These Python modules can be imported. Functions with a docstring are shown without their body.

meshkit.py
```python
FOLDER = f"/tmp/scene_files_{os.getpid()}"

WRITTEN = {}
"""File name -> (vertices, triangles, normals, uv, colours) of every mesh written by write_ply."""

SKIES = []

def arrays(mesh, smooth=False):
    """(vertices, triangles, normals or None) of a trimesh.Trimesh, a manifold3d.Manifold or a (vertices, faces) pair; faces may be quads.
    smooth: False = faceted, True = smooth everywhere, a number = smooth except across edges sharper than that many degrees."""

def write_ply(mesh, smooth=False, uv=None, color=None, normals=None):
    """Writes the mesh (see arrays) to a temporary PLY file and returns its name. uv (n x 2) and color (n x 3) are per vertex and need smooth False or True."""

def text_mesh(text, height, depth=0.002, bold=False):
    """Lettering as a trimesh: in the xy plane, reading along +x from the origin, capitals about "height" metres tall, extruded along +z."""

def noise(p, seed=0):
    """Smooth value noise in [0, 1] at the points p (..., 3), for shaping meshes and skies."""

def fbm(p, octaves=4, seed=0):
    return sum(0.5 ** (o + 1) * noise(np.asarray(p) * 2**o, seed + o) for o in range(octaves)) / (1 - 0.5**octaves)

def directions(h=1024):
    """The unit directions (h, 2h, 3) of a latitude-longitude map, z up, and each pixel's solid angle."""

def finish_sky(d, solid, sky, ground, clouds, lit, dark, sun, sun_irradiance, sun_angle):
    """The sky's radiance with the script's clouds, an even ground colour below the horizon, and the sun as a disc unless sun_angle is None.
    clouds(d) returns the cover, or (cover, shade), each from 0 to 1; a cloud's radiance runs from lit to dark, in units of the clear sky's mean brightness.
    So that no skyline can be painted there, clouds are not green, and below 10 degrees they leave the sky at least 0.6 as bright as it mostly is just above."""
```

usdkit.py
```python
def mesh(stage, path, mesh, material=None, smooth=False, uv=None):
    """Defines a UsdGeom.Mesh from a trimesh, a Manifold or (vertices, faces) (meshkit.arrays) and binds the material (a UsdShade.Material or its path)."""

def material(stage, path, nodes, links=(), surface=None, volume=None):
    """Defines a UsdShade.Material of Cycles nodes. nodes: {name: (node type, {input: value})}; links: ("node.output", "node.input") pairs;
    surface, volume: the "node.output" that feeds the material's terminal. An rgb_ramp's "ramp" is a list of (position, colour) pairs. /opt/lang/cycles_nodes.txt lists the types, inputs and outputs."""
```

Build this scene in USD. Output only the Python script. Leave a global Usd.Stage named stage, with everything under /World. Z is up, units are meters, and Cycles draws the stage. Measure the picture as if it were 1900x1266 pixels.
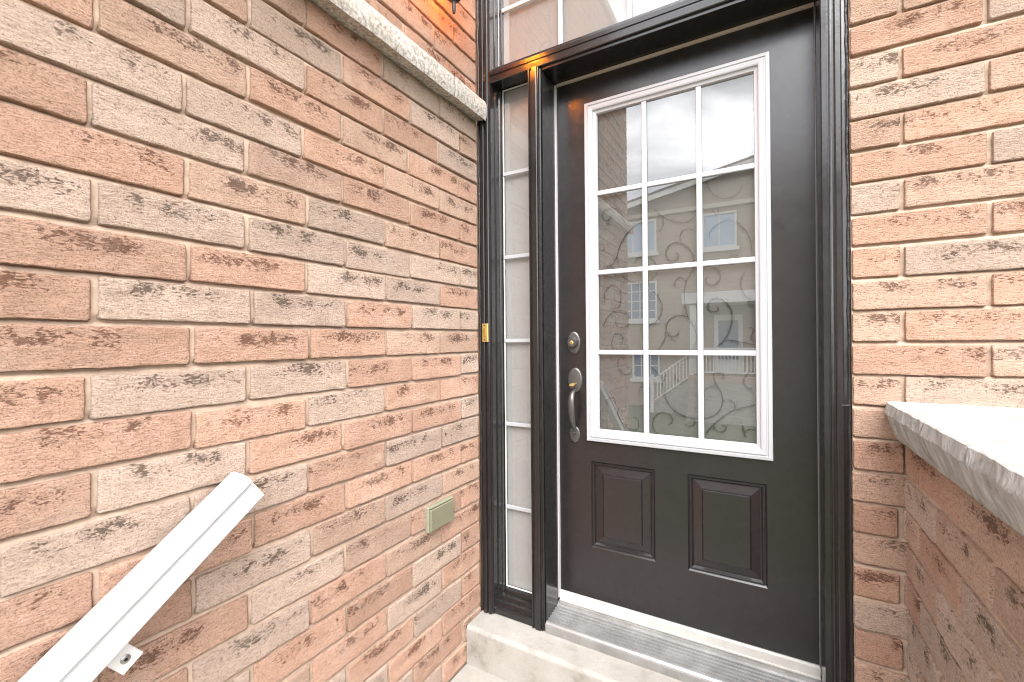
import math
import numpy as np
import trimesh
from shapely.geometry import Polygon, box as sbox
from pxr import Usd, UsdGeom, UsdLux, UsdShade, Gf, Sdf
import usdkit
from meshkit import noise, fbm

stage = Usd.Stage.CreateInMemory()
UsdGeom.SetStageUpAxis(stage, UsdGeom.Tokens.z)
UsdGeom.SetStageMetersPerUnit(stage, 1.0)
UsdGeom.Xform.Define(stage, '/World')
UsdGeom.Scope.Define(stage, '/World/Looks')

# ------------------------------------------------------------------ camera
CX, CY, CZ = 1.0493, -1.5402, 1.06
EXPOSURE = 2.65
yaw, pitch, roll = math.radians(29.84116), math.radians(0.0527), math.radians(-0.4698)
F = np.array([-math.sin(yaw) * math.cos(pitch), math.cos(yaw) * math.cos(pitch), math.sin(pitch)])
R0 = np.array([math.cos(yaw), math.sin(yaw), 0]); U0 = np.cross(R0, F)
R = R0 * math.cos(roll) + U0 * math.sin(roll); U = -R0 * math.sin(roll) + U0 * math.cos(roll)
cam = UsdGeom.Camera.Define(stage, '/World/camera')
cam.CreateHorizontalApertureAttr(36.0); cam.CreateVerticalApertureAttr(36.0 * 682 / 1024)
cam.CreateFocalLengthAttr(36.0 * 823.456 / 1900)
cam.CreateHorizontalApertureOffsetAttr(-1.04 / 1900 * 36); cam.CreateVerticalApertureOffsetAttr(-2.78 / 1900 * 36)
cam.CreateClippingRangeAttr(Gf.Vec2f(0.02, 1000))
cam.CreateExposureAttr(EXPOSURE)
M4 = Gf.Matrix4d(*R, 0, *U, 0, *(-F), 0, CX, CY, CZ, 1)
cam.AddTransformOp().Set(M4)

# ------------------------------------------------------------------ sky and sun
SUN = np.array([0.30, -0.60, 0.78]); SUN = SUN / np.linalg.norm(SUN)
SKY_STRENGTH = 0.135
SUN_INTENSITY, SUN_ANGLE = 0.28, 46.0
sky_mat = usdkit.material(stage, '/World/Looks/sky', {
    's': ('sky_texture', {'sky_type': 'single_scattering', 'sun_disc': False, 'sun_elevation': math.asin(SUN[2]),
                          'sun_rotation': math.atan2(SUN[0], SUN[1]), 'altitude': 100.0, 'air_density': 1.0, 'aerosol_density': 2.0, 'ozone_density': 1.0}),
    'tc': ('texture_coordinate', {}),
    'mp': ('mapping', {'scale': (1.0, 1.0, 1.6), 'location': (3.1, 0.7, 1.3)}),
    'n1': ('noise_texture', {'scale': 3.2, 'detail': 7.0, 'roughness': 0.58, 'distortion': 0.5}),
    'cl': ('rgb_ramp', {'ramp': [(0.0, (2.6, 2.75, 3.0)), (0.43, (4.0, 4.1, 4.3)), (0.58, (7.4, 7.5, 7.8)), (0.76, (11.6, 11.7, 11.9)), (1.0, (14.0, 14.0, 14.0))]}),
    'n2': ('noise_texture', {'scale': 1.7, 'detail': 5.0, 'roughness': 0.55}),
    'cov': ('rgb_ramp', {'ramp': [(0.0, (0.8, 0.8, 0.8)), (0.4, (0.9, 0.9, 0.9)), (0.6, (1, 1, 1))]}),
    'mx': ('mix_color', {'use_clamp': False}),
    'b': ('background_shader', {'strength': SKY_STRENGTH}),
}, [('tc.generated', 'mp.vector'), ('mp.vector', 'n1.vector'), ('mp.vector', 'n2.vector'), ('n1.fac', 'cl.fac'), ('n2.fac', 'cov.fac'),
    ('cov.color', 'mx.fac'), ('s.color', 'mx.a'), ('cl.color', 'mx.b'), ('mx.result', 'b.color')], surface='b.background')
dome = UsdLux.DomeLight.Define(stage, '/World/sky')
UsdShade.MaterialBindingAPI.Apply(dome.GetPrim()).Bind(sky_mat)
dome.GetPrim().SetCustomDataByKey('kind', 'structure')
sun = UsdLux.DistantLight.Define(stage, '/World/sun')
sun.CreateNormalizeAttr(True) if hasattr(sun, 'CreateNormalizeAttr') else None
sun.CreateIntensityAttr(SUN_INTENSITY); sun.CreateAngleAttr(SUN_ANGLE); sun.CreateColorAttr(Gf.Vec3f(1.0, 0.975, 0.945))
zx = SUN; xx = np.cross([0, 0, 1.0], zx); xx /= np.linalg.norm(xx); yx = np.cross(zx, xx)
sun.AddTransformOp().Set(Gf.Matrix4d(*xx, 0, *yx, 0, *zx, 0, 0, 0, 20, 1))

# ------------------------------------------------------------------ helpers
USED = {}
def numbered(parent, name):
    k = (parent, name); n = USED.get(k, 0); USED[k] = n + 1
    return f'{parent}/{name}' if n == 0 else f'{parent}/{name}_{n:03d}'
def keys(prim, label=None, cat=None, group=None, kind=None):
    for k, v in (('label', label), ('category', cat), ('group', group), ('kind', kind)):
        if v: prim.SetCustomDataByKey(k, v)
def thing(name, label, cat, loc=(0, 0, 0), group=None):
    x = UsdGeom.Xform.Define(stage, numbered('/World', name))
    x.AddTranslateOp().Set(Gf.Vec3d(*loc)); keys(x.GetPrim(), label, cat, group)
    x._loc = np.array(loc, float); LOC[str(x.GetPath())] = np.array(loc, float)
    return x
LOC = {}
def place(name, mesh, mat, parent=None, smooth=False, uv=None, **kw):
    """One mesh; mesh in world coordinates, stored relative to its thing's base."""
    pp = str(parent.GetPath()) if parent is not None else '/World'
    path = numbered(pp, name)
    top = '/'.join(path.split('/')[:3]); off = LOC.get(top, np.zeros(3)) if parent is not None else np.zeros(3)
    if isinstance(mesh, (tuple, list)):
        mesh = (np.asarray(mesh[0], float) - off, mesh[1])
    else:
        mesh = mesh.copy(); mesh.vertices = mesh.vertices - off
    m = usdkit.mesh(stage, path, mesh, mat, smooth=smooth, uv=uv)
    keys(m.GetPrim(), **kw)
    return m
def cat_(ms): return trimesh.util.concatenate(ms)
def bx(x0, x1, y0, y1, z0, z1):
    m = trimesh.creation.box((x1 - x0, y1 - y0, z1 - z0)); m.apply_translation(((x0 + x1) / 2, (y0 + y1) / 2, (z0 + z1) / 2)); return m
def bev(x0, x1, y0, y1, z0, z1, r=0.002):
    """box with chamfered edges"""
    pts = []
    for i in (0, 1):
        for j in (0, 1):
            for k in (0, 1):
                c = np.array([(x0, x1)[i], (y0, y1)[j], (z0, z1)[k]]); s = np.array([1 - 2 * i, 1 - 2 * j, 1 - 2 * k])
                for a in range(3):
                    d = np.ones(3) * r; d[a] = 0; pts.append(c + s * d)
    return trimesh.Trimesh(np.array(pts)).convex_hull
def fix(m):
    if m.volume < 0: m.invert()
    return m
def loft(rings, caps=True):
    rings = np.asarray(rings, float); Mn, N = rings.shape[:2]
    v = rings.reshape(-1, 3); f = []
    i, j = np.meshgrid(np.arange(Mn - 1), np.arange(N), indexing='ij'); j2 = (j + 1) % N
    a, b, c, d = i * N + j, i * N + j2, (i + 1) * N + j2, (i + 1) * N + j
    f = np.concatenate([np.stack([a, b, c], -1).reshape(-1, 3), np.stack([a, c, d], -1).reshape(-1, 3)])
    if caps:
        c0, c1 = len(v), len(v) + 1
        v = np.vstack([v, rings[0].mean(0), rings[-1].mean(0)])
        k = np.arange(N); k2 = (k + 1) % N
        f = np.vstack([f, np.stack([k2, k, np.full(N, c0)], -1), np.stack([(Mn - 1) * N + k, (Mn - 1) * N + k2, np.full(N, c1)], -1)])
    return fix(trimesh.Trimesh(v, f, process=False))
def extr(poly, h): return trimesh.creation.extrude_polygon(poly, h, engine='earcut')
def ext_z(pts, z0, z1):          # outline in x, y
    m = extr(Polygon(pts), z1 - z0); m.apply_translation((0, 0, z0)); return m
def ext_x(pts, x0, x1):          # outline in y, z
    m = extr(Polygon(pts), x1 - x0); v = m.vertices.copy(); m.vertices = np.stack([v[:, 2] + x0, v[:, 0], v[:, 1]], -1); return fix(m)
def ext_y(poly, y0, y1):         # polygon in x, z
    m = extr(poly if isinstance(poly, Polygon) else Polygon(poly), y1 - y0); v = m.vertices.copy()
    m.vertices = np.stack([v[:, 0], v[:, 2] + y0, v[:, 1]], -1); return fix(m)
def rings(x0, z0, x1, z1, prof, fill=False):
    """mitred moulding round a rectangle, seen from -y; prof: (distance inward, y)"""
    v, f = [], []
    for d, y in prof:
        v += [(x0 + d, y, z0 + d), (x1 - d, y, z0 + d), (x1 - d, y, z1 - d), (x0 + d, y, z1 - d)]
    for k in range(len(prof) - 1):
        for i in range(4):
            j = (i + 1) % 4; a, b, c, d = 4 * k + i, 4 * k + j, 4 * k + 4 + j, 4 * k + 4 + i
            f += [(a, b, c), (a, c, d)]
    if fill:
        o = 4 * (len(prof) - 1); f += [(o, o + 1, o + 2), (o, o + 2, o + 3)]
    return trimesh.Trimesh(np.array(v), np.array(f), process=False)
def tube(pts, rad, sides=8, flat=1.0):
    p = np.asarray(pts, float); t = np.gradient(p, axis=0); t /= np.linalg.norm(t, axis=1, keepdims=True)
    a = np.cross(t, [0, 1.0, 0.001]); a /= np.linalg.norm(a, axis=1, keepdims=True); b = np.cross(t, a)
    r = np.broadcast_to(rad, len(p))[:, None, None]; ang = np.arange(sides) * 2 * np.pi / sides
    return loft(p[:, None] + r * (np.cos(ang)[None, :, None] * a[:, None] + flat * np.sin(ang)[None, :, None] * b[:, None]))
def spline(pts, n=40):
    from scipy.interpolate import splprep, splev
    p = np.asarray(pts, float); k = min(3, len(p) - 1)
    tck, _ = splprep(p.T, s=0, k=k); return np.array(splev(np.linspace(0, 1, n), tck)).T
def revolve(prof, sections=32):   # profile (r, z)
    return trimesh.creation.revolve(np.array(prof, float), sections=sections)
def plane_y(x0, x1, z0, z1, y):   # one sheet facing -y
    return (np.array([(x0, y, z0), (x1, y, z0), (x1, y, z1), (x0, y, z1)]), np.array([(0, 1, 2), (0, 2, 3)]))

# ------------------------------------------------------------------ materials
def mat(name, nodes, links, surface): return usdkit.material(stage, '/World/Looks/' + name, nodes, links, surface=surface)
def plain(name, col, rough=0.5, metal=0.0, spec=0.5, var=0.0, vscale=30.0, bump=0.0, bscale=200.0, rvar=0.0):
    nodes = {'p': ('principled_bsdf', {'base_color': col, 'roughness': rough, 'metallic': metal, 'specular_ior_level': spec})}; links = []
    if var or bump or rvar:
        nodes['g'] = ('texture_coordinate', {})
    if var:
        nodes['n'] = ('noise_texture', {'scale': vscale, 'detail': 6.0, 'roughness': 0.62})
        nodes['r'] = ('rgb_ramp', {'ramp': [(0.3, tuple(c * (1 - var) for c in col)), (0.7, tuple(min(1, c * (1 + var)) for c in col))]})
        links += [('g.object', 'n.vector'), ('n.fac', 'r.fac'), ('r.color', 'p.base_color')]
    if rvar:
        nodes['rn'] = ('noise_texture', {'scale': 9.0, 'detail': 5.0, 'roughness': 0.65})
        nodes['rm'] = ('map_range', {'from_min': 0.3, 'from_max': 0.7, 'to_min': rough - rvar, 'to_max': rough + rvar, 'clamp': True})
        links += [('g.object', 'rn.vector'), ('rn.fac', 'rm.value'), ('rm.result', 'p.roughness')]
    if bump:
        nodes['bn'] = ('noise_texture', {'scale': bscale, 'detail': 3.0})
        nodes['b'] = ('bump', {'strength': 1.0, 'distance': bump})
        links += [('g.object', 'bn.vector'), ('bn.fac', 'b.height'), ('b.normal', 'p.normal')]
    return mat(name, nodes, links, 'p.BSDF')

def brick_mat(name, ca, cb, burnt, burn=0.8):
    n = {
        'g': ('texture_coordinate', {}), 'oi': ('object_info', {}),
        'big': ('noise_texture', {'scale': 9.0, 'detail': 4.0, 'roughness': 0.6}),
        'base': ('rgb_ramp', {'ramp': [(0.32, ca), (0.68, cb)]}),
        # fine grain
        'fine': ('noise_texture', {'scale': 300.0, 'detail': 5.0, 'roughness': 0.8}),
        'finer': ('rgb_ramp', {'ramp': [(0.385, (0.38, 0.33, 0.29)), (0.455, (0.93, 0.92, 0.91)), (0.62, (1.07, 1.06, 1.05))]}),
        'm1': ('mix_color', {'blend_type': 'multiply', 'fac': 0.85, 'use_clamp': False}),
        # striations drawn along the brick
        'st_m': ('mapping', {'scale': (1.0, 1.0, 4.2)}),
        'st': ('noise_texture', {'scale': 66.0, 'detail': 6.0, 'roughness': 0.72, 'distortion': 0.4}),
        'str': ('rgb_ramp', {'ramp': [(0.34, (0.60, 0.55, 0.51)), (0.47, (0.97, 0.97, 0.97)), (0.66, (1.1, 1.1, 1.1))]}),
        'm2': ('mix_color', {'blend_type': 'multiply', 'fac': 0.8, 'use_clamp': False}),
        # burnt crust: a ragged speckled patch in the upper middle of the face
        'uv': ('separate_xyz', {}),
        'us': ('math', {'math_type': 'multiply_add', 'value2': 0.36, 'value3': -0.18}), 'uu': ('math', {'math_type': 'add'}),
        'du': ('math', {'math_type': 'subtract', 'value2': 0.5}), 'dua': ('math', {'math_type': 'absolute'}),
        'bu': ('map_range', {'from_min': 0.50, 'from_max': 0.27, 'to_min': 0.0, 'to_max': 1.0, 'clamp': True}),
        'dv': ('math', {'math_type': 'subtract', 'value2': 0.73}), 'dva': ('math', {'math_type': 'absolute'}),
        'bv': ('map_range', {'from_min': 0.42, 'from_max': 0.08, 'to_min': 0.0, 'to_max': 1.0, 'clamp': True}),
        'buv': ('math', {'math_type': 'multiply'}),
        'pn': ('noise_texture', {'scale': 17.0, 'detail': 4.0, 'roughness': 0.6}),
        'pnr': ('map_range', {'from_min': 0.34, 'from_max': 0.66, 'to_min': 0.15, 'to_max': 1.25, 'clamp': True}),
        'sum': ('math', {'math_type': 'multiply'}),
        'cn_m': ('mapping', {'scale': (1.0, 1.0, 2.3)}),
        'cn': ('noise_texture', {'scale': 88.0, 'detail': 4.0, 'roughness': 0.72, 'distortion': 0.5}),
        'cth': ('math', {'math_type': 'multiply_add', 'value2': 0.235, 'value3': -0.685}),
        'sum2': ('math', {'math_type': 'add'}),
        'cr': ('map_range', {'from_min': 0.0, 'from_max': 0.05, 'to_min': 0.0, 'to_max': burn, 'clamp': True}),
        'm3': ('mix_color', {'blend_type': 'mix', 'b': burnt, 'use_clamp': False}),
        # pale bloom
        'ef': ('noise_texture', {'scale': 5.5, 'detail': 5.0, 'roughness': 0.7}),
        'efr': ('map_range', {'from_min': 0.56, 'from_max': 0.80, 'to_min': 0.0, 'to_max': 0.45, 'clamp': True}),
        'm4': ('mix_color', {'blend_type': 'mix', 'b': (0.60, 0.51, 0.43), 'use_clamp': False}),
        'tone': ('map_range', {'from_min': 0.0, 'from_max': 1.0, 'to_min': 0.88, 'to_max': 1.10, 'clamp': True}),
        'hs': ('hsv', {'hue': 0.5, 'saturation': 1.0, 'fac': 1.0}),
        'h1': ('math', {'math_type': 'multiply_add', 'value2': 1.6}), 'h2': ('math', {'math_type': 'multiply_add', 'value2': -0.7}),
        'bp': ('bump', {'strength': 1.0, 'distance': 0.0068}),
        'p': ('principled_bsdf', {'roughness': 0.92, 'specular_ior_level': 0.12, 'diffuse_roughness': 0.6}),
    }
    l = [('g.object', 'big.vector'), ('big.fac', 'base.fac'), ('g.object', 'fine.vector'), ('fine.fac', 'finer.fac'),
         ('base.color', 'm1.a'), ('finer.color', 'm1.b'), ('g.object', 'st_m.vector'), ('st_m.vector', 'st.vector'), ('st.fac', 'str.fac'),
         ('m1.result', 'm2.a'), ('str.color', 'm2.b'), ('g.UV', 'uv.vector'), ('oi.random', 'us.value1'), ('uv.x', 'uu.value1'), ('us.value', 'uu.value2'), ('uu.value', 'du.value1'), ('du.value', 'dua.value1'), ('dua.value', 'bu.value'),
         ('uv.y', 'dv.value1'), ('dv.value', 'dva.value1'), ('dva.value', 'bv.value'), ('bu.result', 'buv.value1'), ('bv.result', 'buv.value2'),
         ('g.object', 'pn.vector'), ('pn.fac', 'pnr.value'), ('buv.value', 'sum.value1'), ('pnr.result', 'sum.value2'), ('g.object', 'cn_m.vector'), ('cn_m.vector', 'cn.vector'),
         ('sum.value', 'cth.value1'), ('cn.fac', 'sum2.value1'), ('cth.value', 'sum2.value2'), ('sum2.value', 'cr.value'),
         ('cr.result', 'm3.fac'), ('m2.result', 'm3.a'), ('g.object', 'ef.vector'), ('ef.fac', 'efr.value'), ('efr.result', 'm4.fac'), ('m3.result', 'm4.a'),
         ('oi.random', 'tone.value'), ('m4.result', 'hs.color'), ('tone.result', 'hs.value'), ('hs.color', 'p.base_color'),
         ('st.fac', 'h1.value1'), ('fine.fac', 'h1.value3'), ('cr.result', 'h2.value1'), ('h1.value', 'h2.value3'), ('h2.value', 'bp.height'), ('bp.normal', 'p.normal')]
    return mat(name, n, l, 'p.BSDF')

B_O = brick_mat('brick_orange', (0.505, 0.312, 0.226), (0.57, 0.37, 0.278), (0.165, 0.080, 0.053), 0.88)
B_M = brick_mat('brick_tan', (0.50, 0.338, 0.254), (0.56, 0.39, 0.30), (0.145, 0.085, 0.061), 0.88)
B_G = brick_mat('brick_grey', (0.495, 0.372, 0.297), (0.56, 0.43, 0.352), (0.12, 0.082, 0.06), 0.88)
TONE = {'O': B_O, 'M': B_M, 'G': B_G}
MORTAR = plain('mortar', (0.405, 0.303, 0.23), 0.95, spec=0.1, var=0.16, vscale=45, bump=0.002, bscale=160)
BRICK_FAR = plain('brick_plain', (0.42, 0.27, 0.18), 0.95, spec=0.1, var=0.25, vscale=8)
STONE = mat('rough_stone', {
    'g': ('texture_coordinate', {}), 'n': ('noise_texture', {'scale': 85.0, 'detail': 8.0, 'roughness': 0.78}),
    'r': ('rgb_ramp', {'ramp': [(0.33, (0.07, 0.055, 0.045)), (0.42, (0.30, 0.272, 0.24)), (0.52, (0.46, 0.435, 0.40)), (0.66, (0.68, 0.66, 0.63))]}),
    'm': ('noise_texture', {'scale': 7.0, 'detail': 4.0}), 'mr': ('rgb_ramp', {'ramp': [(0.3, (0.85, 0.82, 0.78)), (0.7, (1.06, 1.05, 1.04))]}),
    'mm': ('mix_color', {'blend_type': 'multiply', 'fac': 1.0, 'use_clamp': False}),
    'b': ('bump', {'strength': 1.0, 'distance': 0.005}), 'p': ('principled_bsdf', {'roughness': 0.9, 'specular_ior_level': 0.2})},
    [('g.object', 'n.vector'), ('g.object', 'm.vector'), ('n.fac', 'r.fac'), ('m.fac', 'mr.fac'), ('r.color', 'mm.a'), ('mr.color', 'mm.b'), ('mm.result', 'p.base_color'), ('n.fac', 'b.height'), ('b.normal', 'p.normal')], 'p.BSDF')
CAP = mat('cap_concrete', {
    'g': ('texture_coordinate', {}), 'mp': ('mapping', {'scale': (1.0, 1.25, 0.6)}), 'n': ('noise_texture', {'scale': 24.0, 'detail': 7.0, 'roughness': 0.6, 'distortion': 1.0}), 'b0': ('bump', {'strength': 1.0, 'distance': 0.012}), 'ge': ('geometry', {}), 'gs': ('separate_xyz', {}), 'gm': ('map_range', {'from_min': 0.5, 'from_max': 0.9, 'to_min': 1.0, 'to_max': 0.06, 'clamp': True}),
    'r': ('rgb_ramp', {'ramp': [(0.30, (0.19, 0.182, 0.168)), (0.45, (0.285, 0.278, 0.262)), (0.68, (0.40, 0.395, 0.38))]}),
    'f': ('noise_texture', {'scale': 300.0, 'detail': 3.0}), 'b': ('bump', {'strength': 0.7, 'distance': 0.0012}),
    'p': ('principled_bsdf', {'roughness': 0.85, 'specular_ior_level': 0.25})},
    [('g.object', 'mp.vector'), ('mp.vector', 'n.vector'), ('n.fac', 'r.fac'), ('r.color', 'p.base_color'), ('n.fac', 'b0.height'), ('ge.true_normal', 'gs.vector'), ('gs.z', 'gm.value'), ('gm.result', 'b0.strength'), ('b0.normal', 'b.normal'), ('g.object', 'f.vector'), ('f.fac', 'b.height'), ('b.normal', 'p.normal')], 'p.BSDF')
CONC = mat('concrete', {
    'g': ('texture_coordinate', {}), 'n': ('noise_texture', {'scale': 6.0, 'detail': 8.0, 'roughness': 0.65}),
    'r': ('rgb_ramp', {'ramp': [(0.3, (0.18, 0.162, 0.138)), (0.45, (0.29, 0.272, 0.245)), (0.7, (0.345, 0.328, 0.30))]}),
    'f': ('noise_texture', {'scale': 190.0, 'detail': 5.0, 'roughness': 0.7}), 'fr': ('rgb_ramp', {'ramp': [(0.3, (0.8, 0.78, 0.76)), (0.5, (1, 1, 1)), (0.7, (1.04, 1.04, 1.04))]}),
    'mm': ('mix_color', {'blend_type': 'multiply', 'fac': 0.8, 'use_clamp': False}),
    'b': ('bump', {'strength': 0.8, 'distance': 0.0015}), 'p': ('principled_bsdf', {'roughness': 0.88, 'specular_ior_level': 0.25})},
    [('g.object', 'n.vector'), ('n.fac', 'r.fac'), ('g.object', 'f.vector'), ('f.fac', 'fr.fac'), ('r.color', 'mm.a'), ('fr.color', 'mm.b'), ('mm.result', 'p.base_color'), ('f.fac', 'b.height'), ('b.normal', 'p.normal')], 'p.BSDF')
BLACK = plain('black_paint', (0.010, 0.0088, 0.009), 0.19, spec=0.6, bump=0.00028, bscale=70, rvar=0.07)
DOORP = plain('door_paint', (0.0115, 0.0095, 0.0100), 0.23, spec=0.62, bump=0.00015, bscale=420, rvar=0.05)
CAULK = plain('black_caulk', (0.016, 0.014, 0.013), 0.4, bump=0.004, bscale=60)
WHITE = plain('white_frame', (0.36, 0.36, 0.378), 0.35)
RAILW = plain('white_rail', (0.46, 0.465, 0.475), 0.38, var=0.02, vscale=20)
STRIP = plain('weather_strip', (0.42, 0.36, 0.31), 0.55)
SWEEP = plain('white_sweep', (0.46, 0.45, 0.42), 0.45, var=0.08, vscale=25)
ALU = plain('aluminium', (0.36, 0.355, 0.35), 0.36, metal=0.7, var=0.2, vscale=14)
PEWTER = plain('pewter', (0.12, 0.115, 0.11), 0.42, metal=0.8, var=0.2, vscale=60, rvar=0.1)
BRASS = plain('brass', (0.78, 0.55, 0.20), 0.3, metal=0.9, var=0.12, vscale=80)
DARKM = plain('dark_metal', (0.02, 0.018, 0.016), 0.4, metal=0.3)
IRON = plain('scroll_iron', (0.012, 0.012, 0.012), 0.5)
STEEL = plain('screw_steel', (0.32, 0.31, 0.30), 0.35, metal=0.9)
OLIVE = plain('cover_plastic', (0.17, 0.163, 0.106), 0.5, var=0.05, vscale=30)
OLIVE2 = plain('cover_plastic_frame', (0.205, 0.197, 0.135), 0.5, var=0.05, vscale=30)
def glass(name, tint=(0.95, 0.95, 0.95), ior=2.18):
    f0 = ((ior - 1) / (ior + 1)) ** 2
    return mat(name, {'t': ('transparent_bsdf', {'color': tint}), 'g': ('glossy_bsdf', {'roughness': 0.0, 'color': (1, 1, 1)}), 'lw': ('layer_weight', {'blend': 0.5}),
                      'pw': ('math', {'math_type': 'power', 'value2': 5.0}), 'f': ('math', {'math_type': 'multiply_add', 'value2': 1 - f0, 'value3': f0}), 'm': ('mix_closure', {})},
               [('lw.facing', 'pw.value1'), ('pw.value', 'f.value1'), ('f.value', 'm.fac'), ('t.BSDF', 'm.closure1'), ('g.BSDF', 'm.closure2')], 'm.closure')
GLASS = glass('pane_glass')
GLASS2 = glass('sidelight_glass', ior=1.9)
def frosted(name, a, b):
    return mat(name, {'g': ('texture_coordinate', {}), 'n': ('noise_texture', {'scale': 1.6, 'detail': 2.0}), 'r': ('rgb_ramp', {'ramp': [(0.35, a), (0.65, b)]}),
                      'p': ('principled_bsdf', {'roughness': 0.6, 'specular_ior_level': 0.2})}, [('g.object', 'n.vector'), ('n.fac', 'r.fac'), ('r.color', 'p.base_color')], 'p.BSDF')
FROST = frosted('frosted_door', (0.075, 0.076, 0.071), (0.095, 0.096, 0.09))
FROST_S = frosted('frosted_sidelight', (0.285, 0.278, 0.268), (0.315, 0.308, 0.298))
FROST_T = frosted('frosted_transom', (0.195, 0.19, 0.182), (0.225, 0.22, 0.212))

# ------------------------------------------------------------------ ground and porch floor (setting)
def structure(name, mesh, m, smooth=False): return place(name, mesh, m, None, smooth, kind='structure')
GRASS = plain('grass', (0.095, 0.105, 0.06), 0.9, spec=0.1, var=0.35, vscale=3)
structure('lawn', (np.array([(-300, -300, -1.56), (300, -300, -1.56), (300, 300, -1.56), (-300, 300, -1.56)]), np.array([(0, 1, 2), (0, 2, 3)])), GRASS)
def slab(x0, x1, y0, y1, z0, z1, r=0.014, n=60, rough=0.0012, seed=0):
    """concrete slab with a worn rounded front nosing at y0"""
    sec = [(y1, z0), (y0, z0)]
    sec += [(y0, z0 + (z1 - r - z0) * t) for t in (0.33, 0.66)]
    sec += [(y0 + r - r * math.cos(a), z1 - r + r * math.sin(a)) for a in np.linspace(0, math.pi / 2, 6)]
    sec += [(y0 + (y1 - y0) * t, z1) for t in (0.25, 0.4, 0.6, 0.8, 1.0)]
    sec = np.array(sec); rg = []
    for x in np.linspace(x0, x1, n):
        p = np.column_stack([np.full(len(sec), x), sec]); w = (fbm(p * 22, 4, seed) - 0.5)[:, None] * rough * 2 * np.array([0, 1, 1.0])
        w[:2] = 0; rg.append(p + w)
    return loft(rg)
structure('porch_landing', slab(0.004, 1.36, -0.98, 0.12, -0.36, -0.225, n=40, seed=3), CONC, smooth=40)
structure('door_step', slab(0.004, 1.362, -0.105, 0.30, -0.3, -0.075, r=0.016, n=90, seed=5, rough=0.0016), CONC, smooth=40)
for k in range(6):
    structure('stair', slab(0.004, 1.36, -0.98 - 0.26 * (k + 1), -0.96 - 0.26 * k, -1.58, -0.225 - 0.185 * (k + 1), n=30, seed=11 + k), CONC, smooth=40)

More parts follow.
